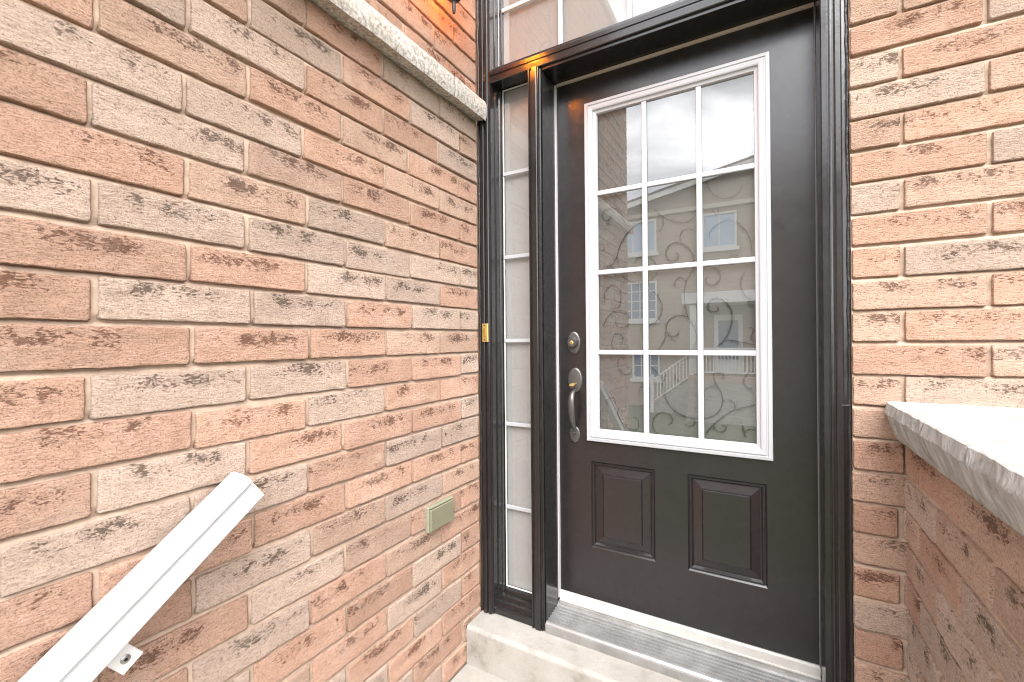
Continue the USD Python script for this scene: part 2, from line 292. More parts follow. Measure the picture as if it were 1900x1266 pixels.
# ------------------------------------------------------------------ brick walls
rng = np.random.default_rng(7)
BH = 0.0795
def brick(mapf, s0, s1, t0, t1, proud, seed, fine=True):
    step = 0.0062 if fine else 0.016
    def ax(a, b):
        e = np.array([0, 0.0012, 0.0035, 0.007]); n = max(3, int((b - a - 0.014) / step)); return np.concatenate([a + e, np.linspace(a + 0.007, b - 0.007, n + 1)[1:-1], b - e[::-1]])
    S, T = np.meshgrid(ax(s0, s1), ax(t0, t1), indexing='ij'); q = np.stack([S, T, np.full_like(S, seed * 3.17)], -1)
    e = np.minimum(np.minimum(S - s0, s1 - S), np.minimum(T - t0, t1 - T))
    # rounded, worn arrises: the corner radius changes along the edge
    cs = np.minimum(S - s0, s1 - S); ct = np.minimum(T - t0, t1 - T); rc = 0.006
    inc = (cs < rc) & (ct < rc); ec = rc - np.hypot(rc - cs, rc - ct); e = np.where(inc, np.minimum(e, ec), e)
    e = np.maximum(e, 0); wear = 0.0025 + 0.0045 * fbm(q * np.array([28, 60, 1]), 3, seed) ** 1.4
    x = np.clip(e / wear, 0, 1); fall = np.where(x < 1, wear * 0.9 * (1 - np.sqrt(np.clip(1 - (1 - x) ** 2, 0, 1))), 0)
    relief = (fbm(q * np.array([38, 95, 1]), 4, seed + 5) - 0.5) * 0.0058 + (fbm(q * np.array([9, 16, 1]), 2, seed + 9) - 0.5) * 0.0048
    n = proud + relief - fall; n[e <= 1e-9] = -0.024
    # uneven outline
    ws = (noise(q * np.array([1, 70, 1]), seed + 2) - 0.5) * 0.0026; wt = (fbm(q * np.array([38, 1, 1]), 3, seed + 3) - 0.5) * 0.0062
    near = np.exp(-e / 0.004); S2 = S + ws * near; T2 = T + wt * near
    P = mapf(S2, T2, n); I, J = S.shape
    i, j = np.meshgrid(np.arange(I - 1), np.arange(J - 1), indexing='ij')
    a, b, c, d = i * J + j, (i + 1) * J + j, (i + 1) * J + j + 1, i * J + j + 1
    f = np.concatenate([np.stack([a, b, c], -1).reshape(-1, 3), np.stack([a, c, d], -1).reshape(-1, 3)])
    uv = np.stack([(S - s0) / max(s1 - s0, 0.2) + rng.uniform(-0.14, 0.14), (T - t0) / (t1 - t0) + rng.uniform(-0.08, 0.08)], -1).reshape(-1, 2)
    return P.reshape(-1, 3), f, uv
def face_dir(mapf):
    o = mapf(np.zeros(1), np.zeros(1), np.zeros(1))[0]; ds = mapf(np.ones(1), np.zeros(1), np.zeros(1))[0] - o
    dt = mapf(np.zeros(1), np.ones(1), np.zeros(1))[0] - o; dn = mapf(np.zeros(1), np.zeros(1), np.ones(1))[0] - o
    return np.dot(np.cross(ds, dt), dn) > 0
def lay(parent, mapf, rows, smax, tones, fine=lambda s, t: True, joint=0.0085):
    """rows: (key, bottom, first joint, pitch); bricks run from s=0 to smax"""
    right = face_dir(mapf)
    for key, zb, s_first, pitch in rows:
        js = [-joint / 2]; s = s_first
        while s < smax - 0.03: js.append(s + rng.normal(0, 0.004)); s += pitch
        js.append(smax + joint / 2); tn = tones.get(key, '')
        for i in range(len(js) - 1):
            a, b = js[i] + joint / 2 + rng.normal(0, 0.0008), js[i + 1] - joint / 2 + rng.normal(0, 0.0008)
            c = tn[i] if i < len(tn) else rng.choice(['O', 'O', 'G', 'M', 'G'])
            dz = rng.normal(0, 0.0017)
            v, f, uv = brick(mapf, a, b, zb + dz, zb + BH + dz + rng.normal(0, 0.001), rng.normal(0.0008, 0.0013), int(rng.integers(1, 9999)), fine(a, zb))
            if not right: f = f[:, ::-1]
            place('brick', (v, f), TONE[c], parent, smooth=True, uv=uv)
def stuff_bricks(mapf, rows, smax):
    ms = []; right = face_dir(mapf)
    for zb, s_first in rows:
        js = [0.0]; s = s_first
        while s < smax - 0.03: js.append(s); s += 0.2745
        js.append(smax)
        for a, b in zip(js[:-1], js[1:]):
            S = np.array([a + .005, b - .005, b - .005, a + .005]); T = np.array([zb, zb, zb + BH, zb + BH])
            P = np.vstack([mapf(S, T, np.zeros(4)), mapf(S, T, np.full(4, -0.02))])
            f = [(0, 1, 2), (0, 2, 3), (4, 5, 1), (4, 1, 0), (5, 6, 2), (5, 2, 1), (6, 7, 3), (6, 3, 2), (7, 4, 0), (7, 0, 3)]
            m = trimesh.Trimesh(P, np.array(f), process=False)
            if not right: m.invert()
            ms.append(m)
    pick = np.random.default_rng(len(ms)).integers(0, 5, len(ms)); return [cat_([m for m, k in zip(ms, pick) if k in ks] or ms[:1]) for ks in ((0, 1), (2,), (3, 4))]
def place_stuff(name, sets, parent):
    for m, c in zip(sets, (B_O, B_M, B_G)): place(name, m, c, parent, kind='stuff')
def mortar_sheet(mapf, s0, s1, t0, t1, depth, beds, head=-0.0058):
    """beds: heights of the brick undersides; each bed joint is struck back under the brick above and flush on the brick below"""
    tt = {t0: -0.006, t1: -0.006}
    for zb in beds:
        if t0 + 0.02 < zb < t1 - 0.02:
            for dz, n in ((-0.0115, -0.0055), (-0.0075, -0.0062), (-0.004, -0.0085), (-0.0005, -0.0135), (0.006, -0.0125), (0.018, head), (0.056, head)): tt[zb + dz] = n
    ts = np.array(sorted(tt)); keep = np.concatenate([[True], np.diff(ts) > 0.001]); ts = ts[keep]; nb = np.array([tt[t] for t in ts])
    ss = np.concatenate([[s0, s0], np.arange(s0 + 0.012, s1 - 0.004, 0.012), [s1, s1]])
    ts = np.concatenate([[t0], ts, [t1]]); nb = np.concatenate([[-depth], nb, [-depth]])
    S, T = np.meshgrid(ss, ts, indexing='ij'); q = np.stack([S * 42, T * 42, S * 0], -1)
    n = nb[None, :] + (fbm(q, 3, 4) - 0.5) * 0.0042
    n[0], n[-1] = -depth, -depth; n[:, 0], n[:, -1] = -depth, -depth
    ns, nt = S.shape
    P = mapf(S, T, n).reshape(-1, 3); i, j = np.meshgrid(np.arange(ns - 1), np.arange(nt - 1), indexing='ij')
    a, b, c, d = i * nt + j, (i + 1) * nt + j, (i + 1) * nt + j + 1, i * nt + j + 1
    f = np.concatenate([np.stack([a, b, c], -1).reshape(-1, 3), np.stack([a, c, d], -1).reshape(-1, 3)])
    return P, (f if face_dir(mapf) else f[:, ::-1])

# left wall: faces +x, s runs from the door towards the street
mL = lambda s, t, n: np.stack([n, -s, t], -1)
WALLTOP = 3.54
LW = thing('brick_wall', 'long side wall of orange and grey brick with a projecting stone band', 'wall', (0, -1.0, -1.56))
Z0 = 1.5408
tonesL = {-4: 'GGOMOGM', -3: 'MGOGMGO', -2: 'GOOGGOG', -1: 'OOMOMOG', 0: 'MMOGGMO', 1: 'OOOMGOG', 2: 'OMGMOGM', 3: 'GGGGGGO', 4: 'OGGOOGM', 5: 'GGOGGOO',
          6: 'MMOOOMG', 7: 'GOOGGOM', 8: 'OOGOOMO', 9: 'GOOOGOM', 10: 'GGOGGGO', 11: 'OOOOOOM', 12: 'MGMGOGO', 13: 'OOMGOMG', 14: 'OMOGOMG', 15: 'OGOOGOM', 16: 'OGOMGOO',
          17: 'OGOGOOM', 18: 'OOGMOGO', 19: 'MOGOOMG', 20: 'OGOMOGO'}
rowsL = [(k, Z0 - 0.088 * k, 0.125 if k % 2 else 0.2465, 0.2745) for k in range(-4, 21)]
lay(LW, mL, rowsL, 2.0, tonesL, fine=lambda s, t: s < 1.45)
rowsU = [(100 + j, 2.047 + 0.088 * j, 0.15 if j % 2 == 0 else 0.27, 0.2745) for j in range(9)]
lay(LW, mL, rowsU, 2.0, {100: 'OOMOG', 101: 'GMOOM', 102: 'OOOMG', 103: 'OOMOG', 104: 'MOOGO'}, fine=lambda s, t: s < 0.9 and t < 2.5)
place_stuff('upper_bricks', stuff_bricks(mL, [(2.047 + 0.088 * j, 0.15 if j % 2 == 0 else 0.27) for j in range(9, 17)], 2.0), LW)
place_stuff('lower_bricks', stuff_bricks(lambda s, t, n: mL(s + 0.98, t, n), [(Z0 - 0.088 * k, 0.15 if k % 2 == 0 else 0.27) for k in range(21, 36)], 1.02), LW)
place('mortar', mortar_sheet(mL, -0.004, 2.0, -1.58, WALLTOP, 0.12, [Z0 - 0.088 * k for k in range(-4, 36)] + [2.047 + 0.088 * j for j in range(18)]), MORTAR, LW, smooth=30)
place('wall_core', bx(-3.0, -0.11, -2.0, 0.3, -1.58, WALLTOP), BRICK_FAR, LW)
place('coping', bev(-3.05, 0.03, -2.04, 0.0, WALLTOP + 0.001, WALLTOP + 0.07, 0.008), CONC, LW)
def rough_stone(mapf, s0, s1, sec, amp, seed, ns, chips=False):
    """sec: closed outline (n, t, roughness weight) swept along s"""
    sec = np.array(sec, float); rg = []
    cen = sec[:, :2].mean(0)
    for s in np.linspace(s0, s1, ns):
        q = np.column_stack([np.full(len(sec), s), sec[:, 0], sec[:, 1]])
        d = (fbm(q * 26, 4, seed) - 0.5) * 2 * amp + (fbm(q * np.array([9, 14, 14]), 3, seed + 4) - 0.5) * 2 * amp * 0.9
        if chips:       # conchoidal chip marks: overlapping scooped facets
            rr = np.random.default_rng(seed); d = d * 0.8
            for _ in range(70):
                c = np.array([rr.uniform(s0, s1), 0.05, rr.uniform(0.785, 0.892)]); w = rr.uniform(0.016, 0.05)
                rad2 = ((q[:, 0] - c[0]) / w) ** 2 + ((q[:, 2] - c[2] + (q[:, 0] - c[0]) * 0.5) / (w * 1.5)) ** 2
                d = np.minimum(d, 0.003 - rr.uniform(0.5, 1.0) * amp * np.clip(1 - rad2, 0, 1) ** 0.5 * (w / 0.04) + 0.02 * (rad2 > 1))
        dt = (fbm(q * 30, 3, seed + 8) - 0.5) * amp * 1.0
        edge = min(s - s0, s1 - s); ch = 0.004 * max(0, 1 - edge / 0.006)
        nn = sec[:, 0] + d * sec[:, 2] - ch * sec[:, 2]; tt = sec[:, 1] + dt * sec[:, 2] * 0.6
        rg.append(mapf(np.full(len(sec), s), tt, nn))
    return loft(rg)
def densify(pts, step):
    out = []
    for (a, b) in zip(pts, pts[1:] + pts[:1]):
        a, b = np.array(a, float), np.array(b, float); n = max(1, int(np.linalg.norm(a[:2] - b[:2]) / step))
        out += [a + (b - a) * k / n for k in range(n)]
    return [tuple(x) for x in out]
band = densify([(-0.05, 1.976, 0), (0.040, 1.970, 0.1), (0.054, 1.962, 0.8), (0.061, 1.985, 1), (0.060, 2.022, 1), (0.053, 2.038, 0.8), (0.030, 2.041, 0.1), (-0.05, 2.042, 0)], 0.008)
place('band_stone', rough_stone(mL, 0.006, 0.218, band, 0.0040, 21, 40), STONE, LW, smooth=35)
place('band_stone', rough_stone(mL, 0.222, 1.10, band, 0.0040, 33, 150), STONE, LW, smooth=35)
place('band_stone', rough_stone(mL, 1.104, 2.0, band, 0.0040, 35, 60), STONE, LW, smooth=35)

# facade on the right of the door: faces -y
FX = 1.254
mF = lambda s, t, n: np.stack([FX + s, -n, t], -1)
FW = thing('brick_wall', 'brick facade beside the door hinge side, above and behind the low capped wall', 'wall', (FX, 0, -1.56))
tonesF = {0: 'MMO', 1: 'OGO', 2: 'GOO', 3: 'GMO', 4: 'MOG', 5: 'OGO', 6: 'GMO', 7: 'OOG', 8: 'OGO', 9: 'MOG', 10: 'MOG', 11: 'OMO', 12: 'MGO', 13: 'MOG', 14: 'OGO', 15: 'MOO',
          16: 'OGM', 17: 'MOO', 18: 'OMG', 19: 'GOO', 20: 'OGM', 21: 'MOO', -1: 'OMG', -2: 'GOO'}
rowsF = [(k, 1.9277 - 0.088 * k, 0.2745 if k % 2 else 0.11, 0.2745 if k % 2 else 0.2745) for k in range(-9, 25)]
rowsF = [(k, z, s if k % 2 else 0.1085, p) for k, z, s, p in rowsF]
lay(FW, mF, rowsF, 1.74, tonesF, fine=lambda s, t: s < 0.4)
place_stuff('upper_bricks', stuff_bricks(mF, [(1.9277 + 0.088 * j, 0.2745 if j % 2 else 0.11) for j in range(10, 41)], 3.0), FW)
place_stuff('side_bricks', stuff_bricks(lambda s, t, n: mF(s + 1.75, t, n), [(1.9277 - 0.088 * k, 0.2745 if k % 2 else 0.11) for k in range(-9, 39)], 1.25), FW)
place_stuff('over_door_bricks', stuff_bricks(lambda s, t, n: np.stack([0.004 + s, -n, t], -1), [(2.76 + 0.088 * j, 0.2745 if j % 2 else 0.13) for j in range(31)], 1.244), FW)
place('mortar', mortar_sheet(mF, 0.0005, 3.0, -1.58, 5.6, 0.12, [1.9277 - 0.088 * k for k in range(-40, 39)], -0.0105), MORTAR, FW, smooth=30)
place('wall_core', cat_([bx(FX + 0.012, FX + 3.0, 0.1, 0.3, -1.58, 5.6), bx(0.0, FX + 0.0, 0.012, 0.3, 2.758, 5.6), bx(0.0, FX + 0.0, 0.215, 0.3, -0.3, 2.756)]), BRICK_FAR, FW)

# low wall on the right with its stone cap: faces -x
PX = 1.365
mP = lambda s, t, n: np.stack([PX - n, -s, t], -1)
PW = thing('parapet_wall', 'low brick parapet wall under a rough faced pale stone cap', 'wall', (PX, -0.5, -1.56))
tonesP = {14: 'OOMG', 15: 'GMMG', 16: 'MOGM', 17: 'MGMG', 18: 'OGMG', 19: 'GMMG', 20: 'GMGO', 21: 'GMGM', 22: 'MGGM'}
rowsP = [(k, 1.9277 - 0.088 * k, 0.107 if k % 2 == 0 else 0.247, 0.2745) for k in range(14, 25)]
lay(PW, mP, rowsP, 1.15, tonesP, fine=lambda s, t: s < 0.8)
place_stuff('lower_bricks', stuff_bricks(mP, [(1.9277 - 0.088 * k, 0.107 if k % 2 == 0 else 0.247) for k in range(25, 39)], 1.15), PW)
mP2 = lambda s, t, n: np.stack([1.585 + n, -s, t], -1)
place_stuff('outer_bricks', stuff_bricks(mP2, [(1.9277 - 0.088 * k, 0.107 if k % 2 == 0 else 0.247) for k in range(14, 39)], 1.15), PW)
mE = lambda s, t, n: np.stack([PX + 0.004 + s, -1.152 - n, t], -1)
place_stuff('end_bricks', stuff_bricks(mE, [(1.9277 - 0.088 * k, 0.105 if k % 2 == 0 else 0.21) for k in range(14, 39)], 0.215), PW)
place('mortar', bx(PX + 0.006, 1.579, -1.145, -0.001, -1.58, 0.792), MORTAR, PW)
capsec = densify([(0.0, 0.7905, 0.1), (0.022, 0.7915, 0.4), (0.036, 0.818, 1), (0.049, 0.858, 1), (0.0415, 0.8835, 0.75), (0.034, 0.8865, 0.12), (0.026, 0.8868, 0.02), (-0.10, 0.8865, 0.02), (-0.255, 0.8845, 0.02), (-0.262, 0.86, 1), (-0.25, 0.7905, 0.3)], 0.0055)
place('cap_stone', rough_stone(mP, -0.0, 0.556, capsec, 0.0085, 51, 130, True), CAP, PW, smooth=24)
place('cap_stone', rough_stone(mP, 0.560, 1.16, capsec, 0.0085, 63, 130, True), CAP, PW, smooth=24)

# ------------------------------------------------------------------ door frame
DF = thing('door_frame', 'glossy black painted door frame with moulded casing and a ribbed metal threshold', 'door frame', (0.62, 0.05, -0.075))
ZB, ZT = -0.072, 2.75
TOPZ = 2.112
casL = [(0.001, 0.05), (0.001, 0.018), (0.006, 0.011), (0.013, 0.009), (0.015, 0.002), (0.019, -0.001), (0.031, -0.001), (0.033, 0.001), (0.034, 0.007), (0.038, 0.007), (0.039, 0.002), (0.042, 0.0),
        (0.051, 0.001), (0.054, 0.004), (0.055, 0.009), (0.060, 0.010), (0.061, 0.013), (0.061, 0.046), (0.066, 0.047), (0.0665, 0.070), (0.070, 0.072), (0.0705, 0.088), (0.0745, 0.089), (0.0745, 0.12), (0.001, 0.12)]
place('casing', ext_z(casL, ZB, ZT), BLACK, DF)
cr = [(FX - 0.001, 0.05), (FX - 0.001, 0.022), (FX - 0.006, 0.017), (FX - 0.016, 0.015), (FX - 0.018, 0.006), (FX - 0.021, 0.002), (FX - 0.032, 0.002), (FX - 0.035, 0.004), (FX - 0.036, 0.010), (FX - 0.040, 0.010), (FX - 0.041, 0.004),
      (FX - 0.044, 0.003), (FX - 0.047, 0.004), (FX - 0.048, 0.009), (FX - 0.051, 0.009), (FX - 0.052, 0.006), (FX - 0.064, 0.007), (FX - 0.0665, 0.010), (FX - 0.067, 0.118), (FX - 0.055, 0.119), (FX - 0.055, 0.2), (FX - 0.001, 0.2)]
place('casing', ext_z(cr, ZB, ZT), BLACK, DF)
mul = [(0.238, 0.12), (0.238, 0.012), (0.240, 0.008), (0.245, 0.008), (0.247, 0.013), (0.252, 0.013), (0.253, 0.008), (0.256, 0.006), (0.274, 0.006), (0.277, 0.008), (0.278, 0.013), (0.281, 0.013), (0.282, 0.009), (0.284, 0.009), (0.286, 0.016), (0.2905, 0.017), (0.2915, 0.030), (0.2945, 0.030),
       (0.2955, 0.019), (0.2965, 0.021), (0.2965, 0.132), (0.290, 0.133), (0.290, 0.2), (0.238, 0.2)]
place('mullion', ext_z(mul, ZB, 2.1255), BLACK, DF)
# head beam: outline in (y, z), runs between the casings
hb = [(0.2, TOPZ + 0.004), (0.134, TOPZ + 0.004), (0.133, TOPZ), (0.022, TOPZ), (0.019, TOPZ - 0.002), (0.018, 2.120), (0.010, 2.121), (0.008, 2.124), (0.007, 2.142), (0.010, 2.145), (0.010, 2.150), (0.006, 2.152), (0.005, 2.166), (0.008, 2.170), (0.016, 2.172), (0.017, 2.180), (0.024, 2.182),
      (0.026, 2.190), (0.045, 2.195), (0.062, 2.204), (0.064, 2.2115), (0.092, 2.2125), (0.2, 2.2125)]
place('head_beam', ext_x(hb, 0.2965, FX - 0.0665), BLACK, DF)
hb2 = [(0.2, 2.1265), (0.104, 2.1265), (0.102, 2.135), (0.080, 2.136), (0.079, 2.1275), (0.018, 2.126)] + hb[6:]
place('head_beam', ext_x(hb2, 0.0612, 0.2964), BLACK, DF)
place('caulk_line', tube(np.column_stack([0.004 + 0.0018 * (fbm(np.column_stack([np.linspace(0, 40, 120)] * 3), 3, 3) - 0.5) * 4, np.full(120, 0.010), np.linspace(ZB, ZT, 120)]), 0.0042 + 0.003 * fbm(np.column_stack([np.linspace(0, 60, 120)] * 3), 3, 9), 7), CAULK, DF, smooth=True)
place('caulk_line', tube(np.column_stack([FX - 0.004 + 0.0018 * (fbm(np.column_stack([np.linspace(0, 40, 120)] * 3), 3, 5) - 0.5) * 4, np.full(120, 0.018), np.linspace(ZB, ZT, 120)]), 0.004 + 0.003 * fbm(np.column_stack([np.linspace(0, 60, 120)] * 3), 3, 19), 7), CAULK, DF, smooth=True)
# pale weather strip round the leaf
place('weather_strip', ext_z([(0.2968, 0.1335), (0.3005, 0.1335), (0.3005, 0.16), (0.2968, 0.16)], 0.0, TOPZ - 0.004), plain('weather_strip_side', (0.45, 0.42, 0.425), 0.5), DF)
place('weather_strip', bx(0.304, 1.184, 0.139, 0.16, TOPZ - 0.0083, TOPZ - 0.0003), STRIP, DF)
place('weather_strip', ext_z([(1.1845, 0.143), (1.1868, 0.143), (1.1868, 0.15), (1.1985, 0.15), (1.1985, 0.16), (1.1845, 0.16)], 0.0, TOPZ - 0.004), plain('weather_strip_hinge', (0.16, 0.15, 0.15), 0.5), DF)
# sidelight sill
ss = [(0.12, -0.072), (0.016, -0.072), (0.014, -0.050), (0.018, -0.046), (0.030, -0.044), (0.034, -0.030), (0.050, -0.026), (0.053, -0.014), (0.072, -0.010), (0.074, 0.004), (0.092, 0.008), (0.12, 0.008)]
place('sill', ext_x(ss, 0.0612, 0.2378), BLACK, DF)
# threshold, outline in (y, z): ribs on a sloping tread, upstand under the leaf
th = [(0.21, -0.074), (0.010, -0.074), (0.008, -0.046), (0.010, -0.040), (0.016, -0.0355)]
ys = np.linspace(0.020, 0.118, 7)
for a, b in zip(ys[:-1], ys[1:]):
    za = -0.034 + (a - 0.02) * 0.10; zb = -0.034 + (b - 0.02) * 0.10; w = b - a
    th += [(a, za), (a + 0.30 * w, za + 0.0004), (a + 0.42 * w, za - 0.0065), (a + 0.82 * w, zb - 0.0065), (a + 0.92 * w, zb)]
th += [(0.120, -0.023), (0.126, -0.0225), (0.128, -0.015), (0.139, -0.0145), (0.21, -0.0145)]
place('threshold', ext_x(th, 0.2967, FX - 0.0672), ALU, DF)
place('sill_cap', ext_x([(0.21, -0.0143), (0.139, -0.0143), (0.137, -0.011), (0.137, -0.0075), (0.1405, -0.006), (0.1405, 0.022), (0.147, 0.026), (0.21, 0.026)], 0.3008, 1.1868), SWEEP, DF)
place('nail', tube([(1.248, 0.004, 0.8705), (1.240, -0.008, 0.871), (1.2275, -0.020, 0.8718)], [0.0011, 0.001, 0.0006], 6), STEEL, DF)

# ------------------------------------------------------------------ sidelight and transom
SL = thing('sidelight_window', 'narrow frosted sidelight between the brick corner and the door, six panes tall', 'window', (0.15, 0.09, 0.0))
place('pane', plane_y(0.066, 0.2385, 0.006, 2.130, 0.094), GLASS2, SL)
place('privacy_glass', bx(0.066, 0.2385, 0.106, 0.110, 0.006, 2.130), FROST_S, SL)
for z in (0.35, 0.703, 1.057, 1.412, 1.766): place('glazing_bar', bev(0.0746, 0.2385, 0.0865, 0.0935, z - 0.0075, z + 0.0075, 0.0012), WHITE, SL)
place('glazing_bead', cat_([bx(0.0747, 0.0785, 0.0885, 0.0938, 0.009, 2.1262), bx(0.0786, 0.2385, 0.0885, 0.0938, 0.009, 0.0125), bx(0.0786, 0.2385, 0.0885, 0.0938, 2.1225, 2.1262)]), plain('bead_white', (0.55, 0.55, 0.52), 0.5), SL)
TW = thing('transom_window', 'frosted transom window with white bars above the door', 'window', (0.62, 0.09, 2.21))
place('pane', plane_y(0.066, 1.19, 2.208, 2.75, 0.094), GLASS2, TW)
place('privacy_glass', bx(0.066, 1.19, 0.106, 0.110, 2.208, 2.75), FROST_T, TW)
for z in (2.467,): place('glazing_bar', bev(0.0746, 1.187, 0.0865, 0.0935, z - 0.0085, z + 0.0085, 0.0012), WHITE, TW)
for x in (0.345, 0.620, 0.895): place('glazing_bar', bev(x - 0.0085, x + 0.0085, 0.0872, 0.0936, 2.2128, 2.75, 0.0012), WHITE, TW)
place('frame_head', bx(0.002, FX - 0.002, 0.012, 0.2, 2.7495, 2.757), BLACK, TW)

# ------------------------------------------------------------------ the door
YD = 0.1498
FD = thing('front_door', 'black front door with a white framed scrollwork window over two raised panels', 'door', (0.74, 0.17, 0.03))
X0, X1, Z0D, Z1D = 0.3012, 1.1842, 0.0285, 2.1035
GX0, GX1, GZ0, GZ1 = 0.4225, 1.0635, 0.6565, 1.9985
PAN = [(0.4355, 0.232, 0.6835, 0.5745), (0.7978, 0.2300, 1.0452, 0.5752)]
body = sbox(X0, Z0D, X1, Z1D).difference(sbox(GX0 + 0.02, GZ0 + 0.02, GX1 - 0.02, GZ1 - 0.02))
for a in PAN: body = body.difference(sbox(*a))
place('leaf', ext_y(body, YD, YD + 0.044), DOORP, FD)
for a in PAN:
    place('raised_panel', rings(*a, [(0, YD), (0.0058, YD + 0.0062), (0.0085, YD + 0.0062), (0.0097, YD + 0.0028), (0.0120, YD + 0.0030), (0.0178, YD + 0.0118), (0.0200, YD + 0.0122), (0.0465, YD + 0.0062), (0.0505, YD + 0.0002), (0.0520, YD - 0.0003)], fill=True), DOORP, FD)
place('window_surround', rings(GX0, GZ0, GX1, GZ1, [(0, YD + 0.001), (0, YD - 0.009), (0.002, YD - 0.0115), (0.012, YD - 0.013), (0.0135, YD - 0.0095), (0.017, YD - 0.0095), (0.0185, YD - 0.0135), (0.030, YD - 0.0125), (0.034, YD - 0.0105), (0.0355, YD - 0.004), (0.046, YD - 0.001), (0.048, YD + 0.012)]), WHITE, FD)
PX0, PX1, PZ0, PZ1 = GX0 + 0.046, GX1 - 0.046, GZ0 + 0.046, GZ1 - 0.046
place('pane', plane_y(PX0 - 0.004, PX1 + 0.004, PZ0 - 0.004, PZ1 + 0.004, YD + 0.0095), GLASS, FD)
vb, hz = (0.6538, 0.8443), (1.0085, 1.3235, 1.6375)
for x in vb: place('glazing_bar', bev(x - 0.0095, x + 0.0095, YD + 0.0012, YD + 0.0088, PZ0 - 0.001, PZ1 + 0.001, 0.002), WHITE, FD)
for z in hz:
    xs = [PX0 - 0.001] + [q for x in vb for q in (x - 0.0096, x + 0.0096)] + [PX1 + 0.001]
    for a, b in zip(xs[::2], xs[1::2]): place('glazing_bar', bev(a, b, YD + 0.0016, YD + 0.0088, z - 0.009, z + 0.009, 0.002), WHITE, FD)
place('privacy_glass', bx(PX0 - 0.004, PX1 + 0.004, YD + 0.024, YD + 0.028, PZ0 - 0.004, PZ1 + 0.004), FROST, FD)
place('back_skin', ext_y(sbox(X0, Z0D, X1, Z1D), YD + 0.0445, YD + 0.047), DOORP, FD)
